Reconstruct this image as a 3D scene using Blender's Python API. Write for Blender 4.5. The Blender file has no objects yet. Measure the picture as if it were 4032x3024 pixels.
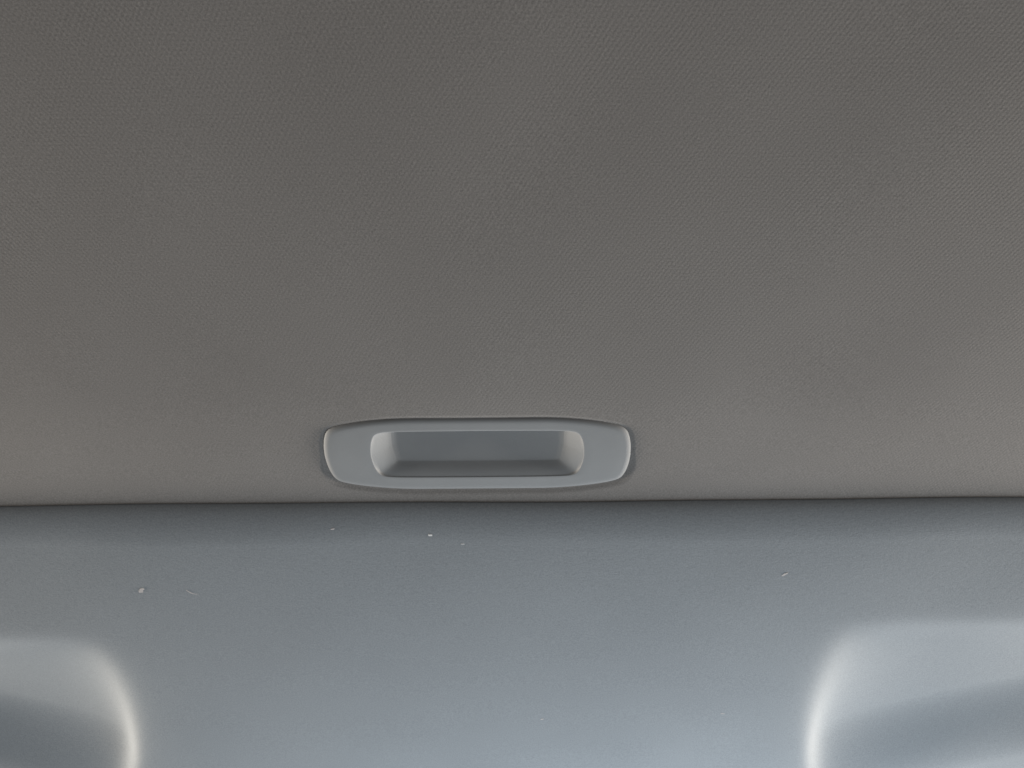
import bpy, math, random
import numpy as np
random.seed(4)

# ------------------------------------------------------------------ camera
# Metres.  X to the right, Y to the front of the car, Z up.  The cloth of the
# sunroof shade lies at z = ZC, the pull handle is centred on x = y = 0.
ZC = 1.20
scene = bpy.context.scene
cam_d = bpy.data.cameras.new('camera')
cam = bpy.data.objects.new('camera', cam_d)
scene.collection.objects.link(cam)
scene.camera = cam
cam_d.sensor_width = 36.0
cam_d.lens = 27.2
cam_d.clip_start = 0.01
cam_d.clip_end = 20.0
from mathutils import Matrix, Vector
TAU, ROLL = math.radians(36.0), math.radians(0.45)
ct, st = math.cos(TAU), math.sin(TAU)
R0, U0, D0 = Vector((1, 0, 0)), Vector((0, -ct, st)), Vector((0, st, ct))
Rr = math.cos(ROLL) * R0 - math.sin(ROLL) * U0
Ur = math.sin(ROLL) * R0 + math.cos(ROLL) * U0
m = Matrix(((Rr.x, Ur.x, -D0.x), (Rr.y, Ur.y, -D0.y), (Rr.z, Ur.z, -D0.z)))
cam.matrix_world = Matrix.Translation((0.01424, -0.2071, ZC - 0.2377)) @ m.to_4x4()

# ------------------------------------------------------------------ world and lamps
world = bpy.data.worlds.new('World')
scene.world = world
world.use_nodes = True
bg = world.node_tree.nodes['Background']
bg.inputs['Color'].default_value = (0.96, 0.95, 0.94, 1)      # dim cabin light
bg.inputs['Strength'].default_value = 0.146

def window_light(name, loc, target, sx, sy, power, col):
    d = bpy.data.lights.new(name, 'AREA')
    d.shape = 'RECTANGLE'
    d.size, d.size_y = sx, sy
    d.energy = power
    d.color = col
    o = bpy.data.objects.new(name, d)
    scene.collection.objects.link(o)
    o.location = loc
    v = Vector(target) - Vector(loc)
    o.rotation_euler = v.to_track_quat('-Z', 'Y').to_euler()
    return o
window_light('windscreen_light', (0.12, 0.425, ZC - 0.225), (0.06, 0.20, ZC - 0.02), 0.50, 0.36, 1.66, (0.77, 0.892, 1.0))
window_light('left_window_light', (-0.85, 0.22, ZC - 0.078), (0.0, 0.18, ZC - 0.02), 0.44, 0.075, 9.8, (1.0, 0.91, 0.80))
window_light('right_window_light', (0.85, 0.22, ZC - 0.078), (0.0, 0.18, ZC - 0.02), 0.44, 0.075, 11.4, (1.0, 0.92, 0.83))

vs = scene.view_settings
vs.view_transform = 'Standard'
vs.look = 'None'
vs.exposure = 0.0
vs.gamma = 1.0
vs.use_curve_mapping = False
scene.render.engine = 'CYCLES'

# ------------------------------------------------------------------ materials
class NT:
    def __init__(self, name):
        self.mat = bpy.data.materials.new(name)
        self.mat.use_nodes = True
        self.t = self.mat.node_tree
        self.p = self.t.nodes['Principled BSDF']
    def n(self, typ, **kw):
        nd = self.t.nodes.new(typ)
        for k, v in kw.items():
            setattr(nd, k, v)
        return nd
    def l(self, a, b):
        self.t.links.new(a, b)
    def math(self, op, a, b=None, c=None):
        nd = self.n('ShaderNodeMath', operation=op)
        for i, v in enumerate((a, b, c)):
            if v is None:
                continue
            if isinstance(v, (int, float)):
                nd.inputs[i].default_value = v
            else:
                self.l(v, nd.inputs[i])
        return nd.outputs[0]
    def noise(self, vec, scale, detail=2.0, rough=0.5):
        nd = self.n('ShaderNodeTexNoise')
        nd.inputs['Scale'].default_value = scale
        nd.inputs['Detail'].default_value = detail
        nd.inputs['Roughness'].default_value = rough
        self.l(vec, nd.inputs['Vector'])
        return nd.outputs['Fac']
    def ramp(self, fac, c0, c1, p0=0.3, p1=0.7):
        r = self.n('ShaderNodeValToRGB')
        r.color_ramp.elements[0].position = p0
        r.color_ramp.elements[1].position = p1
        r.color_ramp.elements[0].color = (*c0, 1)
        r.color_ramp.elements[1].color = (*c1, 1)
        self.l(fac, r.inputs[0])
        return r.outputs[0]
    def bump(self, height, strength, dist):
        b = self.n('ShaderNodeBump')
        b.inputs['Strength'].default_value = strength
        b.inputs['Distance'].default_value = dist
        self.l(height, b.inputs['Height'])
        return b.outputs[0]

def woven_material():
    a = NT('woven_shade_cloth')
    co = a.n('ShaderNodeTexCoord').outputs['Object']
    # slight waviness of the rows
    wob = a.n('ShaderNodeTexNoise'); wob.inputs['Scale'].default_value = 60; wob.inputs['Detail'].default_value = 2
    a.l(co, wob.inputs['Vector'])
    sub = a.n('ShaderNodeVectorMath', operation='MULTIPLY_ADD')
    a.l(wob.outputs['Color'], sub.inputs[0])
    sub.inputs[1].default_value = (0.0017, 0.0017, 0)
    a.l(co, sub.inputs[2])
    sx = a.n('ShaderNodeSeparateXYZ'); a.l(sub.outputs[0], sx.inputs[0])
    u = a.math('MULTIPLY', sx.outputs[0], 2 * math.pi / 0.00168)
    v = a.math('MULTIPLY', sx.outputs[1], math.pi / 0.00131)
    w1 = a.math('COSINE', a.math('ADD', u, v))
    w2 = a.math('COSINE', a.math('SUBTRACT', u, v))
    bal = a.math('MULTIPLY_ADD', a.noise(co, 7, 1), 0.25, 0.39)
    lat = a.math('ADD', a.math('MULTIPLY', w1, bal), a.math('MULTIPLY', w2, a.math('SUBTRACT', 1.0, bal)))
    lat = a.math('ADD', lat, a.math('MULTIPLY', a.math('COSINE', a.math('MULTIPLY', v, 2.0)), 0.15))
    big = a.noise(co, 34, 3)
    amp = a.math('MULTIPLY_ADD', big, 0.8, 0.2)
    each = a.noise(co, 420, 1)
    lat = a.math('MULTIPLY', lat, a.math('MULTIPLY', amp, a.math('MULTIPLY_ADD', each, 1.6, 0.2)))
    fuzz = a.noise(co, 1900, 3, 0.7)
    hgt = a.math('ADD', lat, a.math('MULTIPLY', fuzz, 1.6))
    a.l(a.bump(hgt, 0.5, 0.00006), a.p.inputs['Normal'])
    tone = a.noise(co, 14, 2)
    c1 = a.ramp(tone, (0.310, 0.293, 0.279), (0.330, 0.313, 0.299))
    mix = a.n('ShaderNodeMix', data_type='RGBA', blend_type='MULTIPLY')
    mix.inputs[0].default_value = 1.0
    a.l(c1, mix.inputs[6])
    a.l(a.ramp(fuzz, (0.66, 0.66, 0.66), (1.0, 1.0, 1.0)), mix.inputs[7])
    a.l(mix.outputs[2], a.p.inputs['Base Color'])
    a.p.inputs['Roughness'].default_value = 0.95
    a.p.inputs['Specular IOR Level'].default_value = 0.15
    return a.mat

def headliner_material():
    a = NT('brushed_headliner_cloth')
    co = a.n('ShaderNodeTexCoord').outputs['Object']
    fine = a.noise(co, 1500, 3, 0.7)
    mp = a.n('ShaderNodeMapping'); mp.inputs['Scale'].default_value = (420, 900, 600)
    a.l(co, mp.inputs['Vector'])
    fib = a.noise(mp.outputs[0], 1.0, 3, 0.6)
    hgt = a.math('ADD', a.math('MULTIPLY', fine, 0.7), a.math('MULTIPLY', fib, 0.8))
    a.l(a.bump(hgt, 0.5, 0.00020), a.p.inputs['Normal'])
    tone = a.noise(co, 12, 4)
    c1 = a.ramp(tone, (0.352, 0.376, 0.398), (0.376, 0.402, 0.425))
    mix = a.n('ShaderNodeMix', data_type='RGBA', blend_type='MULTIPLY')
    mix.inputs[0].default_value = 1.0
    a.l(c1, mix.inputs[6])
    a.l(a.ramp(fine, (0.74, 0.74, 0.74), (1.0, 1.0, 1.0)), mix.inputs[7])
    a.l(mix.outputs[2], a.p.inputs['Base Color'])
    a.p.inputs['Roughness'].default_value = 0.95
    a.p.inputs['Specular IOR Level'].default_value = 0.15
    return a.mat

def plastic_material():
    a = NT('grained_grey_plastic')
    co = a.n('ShaderNodeTexCoord').outputs['Object']
    g = a.noise(co, 1400, 3, 0.65)
    a.l(a.bump(g, 0.35, 0.00012), a.p.inputs['Normal'])
    t = a.noise(co, 45, 3)
    a.l(a.ramp(t, (0.290, 0.297, 0.302), (0.312, 0.319, 0.324)), a.p.inputs['Base Color'])
    a.p.inputs['Roughness'].default_value = 0.62
    a.p.inputs['Specular IOR Level'].default_value = 0.3
    return a.mat

def lint_material(name, col):
    a = NT(name)
    co = a.n('ShaderNodeTexCoord').outputs['Object']
    n = a.noise(co, 2500, 2)
    a.l(a.ramp(n, tuple(c * 0.8 for c in col), col), a.p.inputs['Base Color'])
    a.p.inputs['Roughness'].default_value = 0.9
    return a.mat

WOVEN, BRUSHED, PLASTIC = woven_material(), headliner_material(), plastic_material()
WHITE_LINT = lint_material('white_lint', (0.85, 0.85, 0.84))
GREY_LINT = lint_material('pale_lint', (0.62, 0.585, 0.57))

# ------------------------------------------------------------------ helpers
def link(name, verts, faces, mat, parent=None, loc=(0, 0, 0), smooth=True, normals=None):
    me = bpy.data.meshes.new(name)
    me.from_pydata([tuple(map(float, v)) for v in verts], [], faces)
    me.validate()
    me.polygons.foreach_set('use_smooth', [smooth] * len(me.polygons))
    if normals is not None:
        me.normals_split_custom_set_from_vertices([tuple(map(float, n)) for n in normals])
    me.materials.append(mat)
    o = bpy.data.objects.new(name, me)
    scene.collection.objects.link(o)
    o.location = loc
    if parent:
        o.parent = parent
    return o

def sstep(t):
    t = np.clip(t, 0, 1)
    return t * t * (3 - 2 * t)

def smax(a, b, k):
    return 0.5 * (a + b + np.sqrt((a - b) ** 2 + k * k))

# outlines in millimetres, negative inside
def handle_f(x, y):
    y = y - 2.1
    ax, ay = np.abs(x), np.abs(y)
    top = 20.1 - 0.0034 * np.maximum(0, ax - 24.0) ** 2
    end = 63.2 - 0.010 * y * y
    return smax(ay - top, ax - end, 3.2)

def opening_g(x, y):
    yy = y - 1.2
    return smax(np.abs(x) - (43.4 - 0.012 * yy * yy), np.abs(yy) - 12.7, 3.4)

NR = 560
TT = np.linspace(0, 2 * np.pi, NR, endpoint=False)
ANG = np.arctan2(0.42 * np.sin(TT), np.cos(TT))
CX, SY = np.cos(ANG), np.sin(ANG)

def contour(fn, level, cy=0.0):
    lo, hi = np.zeros(NR), np.full(NR, 120.0)
    for _ in range(50):
        md = (lo + hi) / 2
        ins = fn(md * CX, cy + md * SY) < level
        lo, hi = np.where(ins, md, lo), np.where(ins, hi, md)
    return np.stack([lo * CX, cy + lo * SY], 1)

def lofted(rings, cap=True):
    verts = np.concatenate(rings)
    faces = []
    for r in range(len(rings) - 1):
        a, b = r * NR, (r + 1) * NR
        for i in range(NR):
            j = (i + 1) % NR
            faces.append((a + i, a + j, b + j, b + i))
    if cap:
        c = verts[-NR:].mean(0)
        verts = np.concatenate([verts, c[None]])
        k = len(verts) - 1
        b = (len(rings) - 1) * NR
        for i in range(NR):
            faces.append((b + i, b + (i + 1) % NR, k))
    return verts, faces

# ------------------------------------------------------------------ headliner with visor recesses
SEAM = 29.6
def headliner_z(x, y):
    t = np.clip((y - SEAM) / 18.0, 0, 1)
    z = 1.80 - 4.6 * np.maximum(0, 1 - (1 - t) ** 1.9) ** (1 / 1.9)
    z = z - 9.8 * (1 - np.exp(-(y - SEAM) / 62.0))
    # soft unevenness of the moulded board under the cloth
    z = z + 0.35 * np.sin(x / 37 + 1.1 + 0.6 * np.sin(y / 41)) * np.sin(y / 55 + 0.4) * t
    z = z + 0.16 * np.sin(x / 17 + y / 29 + 2.0) * np.sin(y / 33 - x / 61) * t
    return z + recess(x, y)

def recess(x, y):
    # scooped pocket for a sun visor: long rear slope, inner wall that steepens forwards
    left = x < 0
    bow = np.maximum(0, y - 125.0)
    edge = np.where(left, 185.5 + 0.0017 * bow ** 2, 171.0 + 0.0011 * bow ** 2)
    rear = np.where(left, 108.0, 100.5)
    e_ = 3.0 * np.logaddexp(0, (y - rear) / 3.0)
    rise = np.where(left, 26.0, 21.0) * (1 - np.exp(-e_ / 52.0))
    d = np.abs(x) - edge
    wl = 9.0 - 4.6 * sstep((y - 125.0) / 95.0)
    near = 1 - np.exp(-0.42 * np.logaddexp(0, d / wl / 0.42))
    wide = 1 - np.exp(-0.30 * np.logaddexp(0, d / 30.0 / 0.30))
    wall = 0.52 * near + 0.48 * wide
    w = y + 0.42 * np.abs(x)
    return rise * wall * (1 - np.where(left, 0.85, 0.70) * sstep((w - np.where(left, 286.0, 280.0)) / np.where(left, 82.0, 74.0)))

def axis(*segs):
    out = []
    for a, b, s in segs:
        n = max(1, int(round((b - a) / s)))
        out += list(np.linspace(a, b, n, endpoint=False))
    out.append(segs[-1][1])
    return np.array(out)

hx = axis((-620, -330, 10), (-330, -150, 0.9), (-150, 130, 3.0), (130, 340, 0.9), (340, 620, 10))
hy = np.concatenate([SEAM + 18.0 * (1 - np.cos(np.linspace(0, np.pi / 2, 26))), axis((49.0, 90, 2.0), (90, 290, 1.5), (290, 420, 5))])
X, Y = np.meshgrid(hx, hy)
Z = headliner_z(X, Y)
e = 0.05
gx = (headliner_z(X + e, Y) - headliner_z(X - e, Y)) / (2 * e)
gy = (headliner_z(X, Y + e) - headliner_z(X, np.maximum(Y - e, SEAM))) / (e + np.minimum(e, Y - SEAM))
NRM = np.stack([gx, gy, -np.ones_like(gx)], -1)
NRM /= np.linalg.norm(NRM, axis=-1, keepdims=True)
V = np.stack([X, Y, Z], -1).reshape(-1, 3) / 1000
N = NRM.reshape(-1, 3)
V[:, 1] += (0.35 * np.sin(V[:, 0] * 1000 / 47 + 0.5) + 0.2 * np.sin(V[:, 0] * 1000 / 19)) / 1000 * np.clip(1 - (V[:, 1] * 1000 - SEAM) / 30, 0, 1)
ny, nx = X.shape
T = recess(X, Y)
quads = {'main': [], 'left': [], 'right': []}
for j in range(ny - 1):
    for i in range(nx - 1):
        a = j * nx + i
        q = (a, a + nx, a + nx + 1, a + 1)
        tm = 0.25 * (T[j, i] + T[j + 1, i] + T[j, i + 1] + T[j + 1, i + 1])
        inside = tm > 0.8 and Y[j, i] < 330 and abs(X[j, i]) < 500
        quads['main' if not inside else ('left' if X[j, i] < 0 else 'right')].append(q)

def submesh(qs):
    ids = sorted({i for q in qs for i in q})
    mp = {k: n for n, k in enumerate(ids)}
    return V[ids], [tuple(mp[i] for i in q) for q in qs], N[ids]

vm, fm, nm = submesh(quads['main'])
# body of the moulding above the cloth, so that it is a solid shell
k = len(vm)
back = [(-620, SEAM + 3, 0.9), (620, SEAM + 3, 0.9), (620, 52, 1.1), (-620, 52, 1.1),
        (620, 56, 24), (-620, 56, 24), (620, 420, 24), (-620, 420, 24), (620, 420, -6), (-620, 420, -6)]
vm = np.concatenate([vm, np.array(back) / 1000])
nm = np.concatenate([nm, np.tile([[0, 0, 1.0]], (len(back), 1))])
fm = fm + [(k, k + 1, k + 2, k + 3), (k + 3, k + 2, k + 4, k + 5), (k + 5, k + 4, k + 6, k + 7), (k + 7, k + 6, k + 8, k + 9)]
headliner = link('headliner', vm, fm, BRUSHED, None, (0, 0, ZC), True, nm)
headliner['kind'] = 'structure'
headliner['label'] = 'smooth blue-grey cloth headliner in front of the sunroof shade'
for side, lab in (('left', 'scooped sun visor recess in the lower left corner, shaded blue'),
                  ('right', 'scooped sun visor recess in the lower right corner, paler')):
    v, fc, nn = submesh(quads[side])
    o = link('visor_recess', v, fc, BRUSHED, headliner, (0, 0, 0), True, nn)
    o['label'] = lab

# ------------------------------------------------------------------ sunroof shade
shade = bpy.data.objects.new('sunroof_shade', None)
scene.collection.objects.link(shade)
shade.location = (0, 0, ZC)
shade['label'] = 'warm grey woven cloth sunroof shade with a plastic pull handle'
shade['category'] = 'sunroof shade'

def bend(y):
    # the shade kicks up a little towards its front edge
    return 0.036 * 5.0 * np.logaddexp(0, (y + 25.0) / 5.0)

px = axis((-560, -80, 6), (-80, 80, 0.7), (80, 560, 6))
py = axis((-620, -40, 6), (-40, 32, 0.6), (32, 44, 3))
X, Y = np.meshgrid(px, py)
F = handle_f(X, Y)
rng = np.random.RandomState(3)
Z = bend(Y) + (0.42 + 0.3 * sstep(Y / 12.0)) * (1 - sstep((F + 0.4) / (1.3 + 2.2 * sstep(Y / 12.0))))
# soft pillow of the foam backing and gentle unevenness
Z += (0.12 * np.sin(X / 31 + 0.7) * np.sin(Y / 23) + 0.07 * np.sin(X / 13 + Y / 19)) * (1 - 0.9 * sstep((Y - 8) / 16))
Vp = np.stack([X, Y, Z], -1).reshape(-1, 3) / 1000
ny, nx = X.shape
qs = []
for j in range(ny - 1):
    for i in range(nx - 1):
        if max(F[j, i], F[j + 1, i], F[j, i + 1], F[j + 1, i + 1]) < -2.5:
            continue
        a = j * nx + i
        qs.append((a, a + nx, a + nx + 1, a + 1))
ids = sorted({i for q in qs for i in q})
mp = {kk: n for n, kk in enumerate(ids)}
Vs = Vp[ids]
fs = [tuple(mp[i] for i in q) for q in qs]
k = len(Vs)
bk = [(-560, -620, 0), (560, -620, 0), (560, 44, 0), (-560, 44, 0), (-560, -620, 12), (560, -620, 12), (560, 44, 12), (-560, 44, 12)]
Vs = np.concatenate([Vs, np.array(bk) / 1000])
fs += [(k + 4, k + 5, k + 6, k + 7), (k, k + 1, k + 5, k + 4), (k + 1, k + 2, k + 6, k + 5), (k + 2, k + 3, k + 7, k + 6), (k + 3, k, k + 4, k + 7)]
link('cloth_panel', Vs, fs, WOVEN, shade)

# handle bezel: rounded rim, gently crowned face, edge rolled into the opening
def crown(xy):
    return -0.34 * np.clip(1 - ((xy[:, 1] - 2.1) / 20.2) ** 2, 0, 1) ** 1.0
RIM_TOP = -0.46
rings = []
for lev, zz in ((-0.35, 2.2), (-0.35, 0.55), (-0.5, 0.28), (-0.8, 0.0), (-1.2, -0.22), (-1.7, -0.36), (-2.2, -0.43), (-2.8, RIM_TOP)):
    p = contour(handle_f, lev)
    rings.append(np.concatenate([p, (zz + crown(p) * sstep(np.array((-lev - 0.35) / 2.4)))[:, None]], 1))
inner = contour(opening_g, 0.5, 1.2)
outer = rings[-1][:, :2]
for s in (0.25, 0.5, 0.75, 1.0):
    p = outer * (1 - s) + inner * s
    rings.append(np.concatenate([p, (RIM_TOP + crown(p))[:, None]], 1))
for lev, dz in ((0.25, 0.04), (0.08, 0.14), (0.0, 0.3)):
    p = contour(opening_g, lev, 1.2)
    rings.append(np.concatenate([p, (RIM_TOP + crown(p) + dz)[:, None]], 1))
hv, hf = lofted(rings, cap=False)
hv[:, 2] += bend(hv[:, 1])
handle = link('pull_handle', hv / 1000, hf, PLASTIC, shade)
handle['label'] = 'oblong grey plastic pull handle with bright rounded ends'

# finger recess: sloping end walls, steep front wall, flat floor
DEPTH = 4.1
op = rings[-1]
fdep = lambda p: DEPTH - 0.20 * p[:, 1]
def ring_at(t):
    # plan of the pocket at the fraction t of its depth: flat walls, corners tightening
    hw, y0, y1, kk = 43.4 + t * (35.2 - 43.4), -11.5 + t * 1.6, 13.9 + t * (7.6 - 13.9), 3.4 + t * (0.8 - 3.4)
    c, h = (y0 + y1) / 2, (y1 - y0) / 2
    fn = lambda x, y: smax(np.abs(x) - (hw - 0.20 * t * np.maximum(0, y)), np.abs(y - c) - h, kk)
    return contour(fn, 0.0, c)
rc = [op]
for t in (0.08, 0.2, 0.35, 0.5, 0.65, 0.8, 0.9, 0.97, 1.0):
    p = ring_at(t)
    zt = t if t < 0.95 else {0.97: 0.955, 1.0: 0.985}[t]
    rc.append(np.concatenate([p, (op[:, 2] * (1 - zt) + fdep(p) * zt)[:, None]], 1))
for inset in (0.93, 0.7, 0.4):
    p = ring_at(1.0) * inset + np.array([0, -1.0]) * (1 - inset)
    rc.append(np.concatenate([p, fdep(p)[:, None]], 1))
rv, rf = lofted(rc)
rv[:, 2] += bend(rv[:, 1])
rec = link('finger_recess', rv / 1000, rf, PLASTIC, handle)
rec['label'] = 'sunken finger recess with pale end walls and a dark front wall'

# ------------------------------------------------------------------ lint
def flake(label, x, y, length, width, ang, mat, on_shade=False, curl=0.0):
    n = 9
    top, bot = [], []
    r = random.Random(label)
    for i in range(n):
        t = i / (n - 1)
        w = width / 2 * math.sqrt(max(0.03, 1 - (2 * t - 1) ** 2)) * r.uniform(0.75, 1.25)
        off = curl * math.sin(math.pi * t) + r.uniform(-0.12, 0.12) * width
        top.append((length * (t - 0.5), off + w))
        bot.append((length * (t - 0.5), off - w))
    th = 0.09
    ca, sa = math.cos(ang), math.sin(ang)
    vs_, fs_ = [], []
    for (a, b) in zip(top, bot):
        for (q, z) in ((a, -th), (b, -th), (b, 0.06), (a, 0.06)):
            vs_.append(((q[0] * ca - q[1] * sa) / 1000, (q[0] * sa + q[1] * ca) / 1000, z / 1000))
    for i in range(n - 1):
        a, b = i * 4, i * 4 + 4
        for kk in range(4):
            l = (kk + 1) % 4
            fs_.append((a + kk, a + l, b + l, b + kk))
    fs_.append((0, 1, 2, 3))
    fs_.append((n * 4 - 1, n * 4 - 2, n * 4 - 3, n * 4 - 4))
    z0 = float(bend(y)) if on_shade else float(headliner_z(np.array(float(x)), np.array(float(y)))) 
    o = link('lint_speck', vs_, fs_, mat, None, (x / 1000, y / 1000, ZC + z0 / 1000), False)
    o['label'] = label
    o['category'] = 'lint'
    o['group'] = 'lint specks caught on the roof lining'

flake('bright white lint speck below the middle of the handle, the whitest one', -21.8, 43.4, 1.7, 1.3, 0.1, WHITE_LINT)
flake('faint pale lint speck below the left end of the handle', -63.9, 39.7, 2.2, 0.8, -0.4, GREY_LINT)
flake('tiny white dash of lint just right of the whitest speck', -7.9, 48.2, 1.6, 0.4, 0.0, WHITE_LINT)
flake('large pinkish lint flake above the left visor recess', -154.6, 73.9, 4.2, 1.9, -1.0, GREY_LINT)
flake('thin curved lint fibre right of the pinkish flake', -131.7, 75.1, 5.6, 0.5, 0.5, GREY_LINT, curl=0.8)
flake('slanted pale lint flake above the right visor recess corner', 136.0, 67.0, 3.6, 0.9, -0.7, GREY_LINT)
flake('small lint fibre close to the inner edge of the right visor recess', 123.3, 172.0, 2.2, 0.5, 0.1, GREY_LINT)
flake('small lint speck low in the middle between the visor recesses', 28.7, 175.5, 1.8, 0.8, -0.5, GREY_LINT)
flake('tiny white lint speck on the woven cloth above the handle', 33.2, -46.7, 0.9, 0.4, 0.0, WHITE_LINT, on_shade=True)
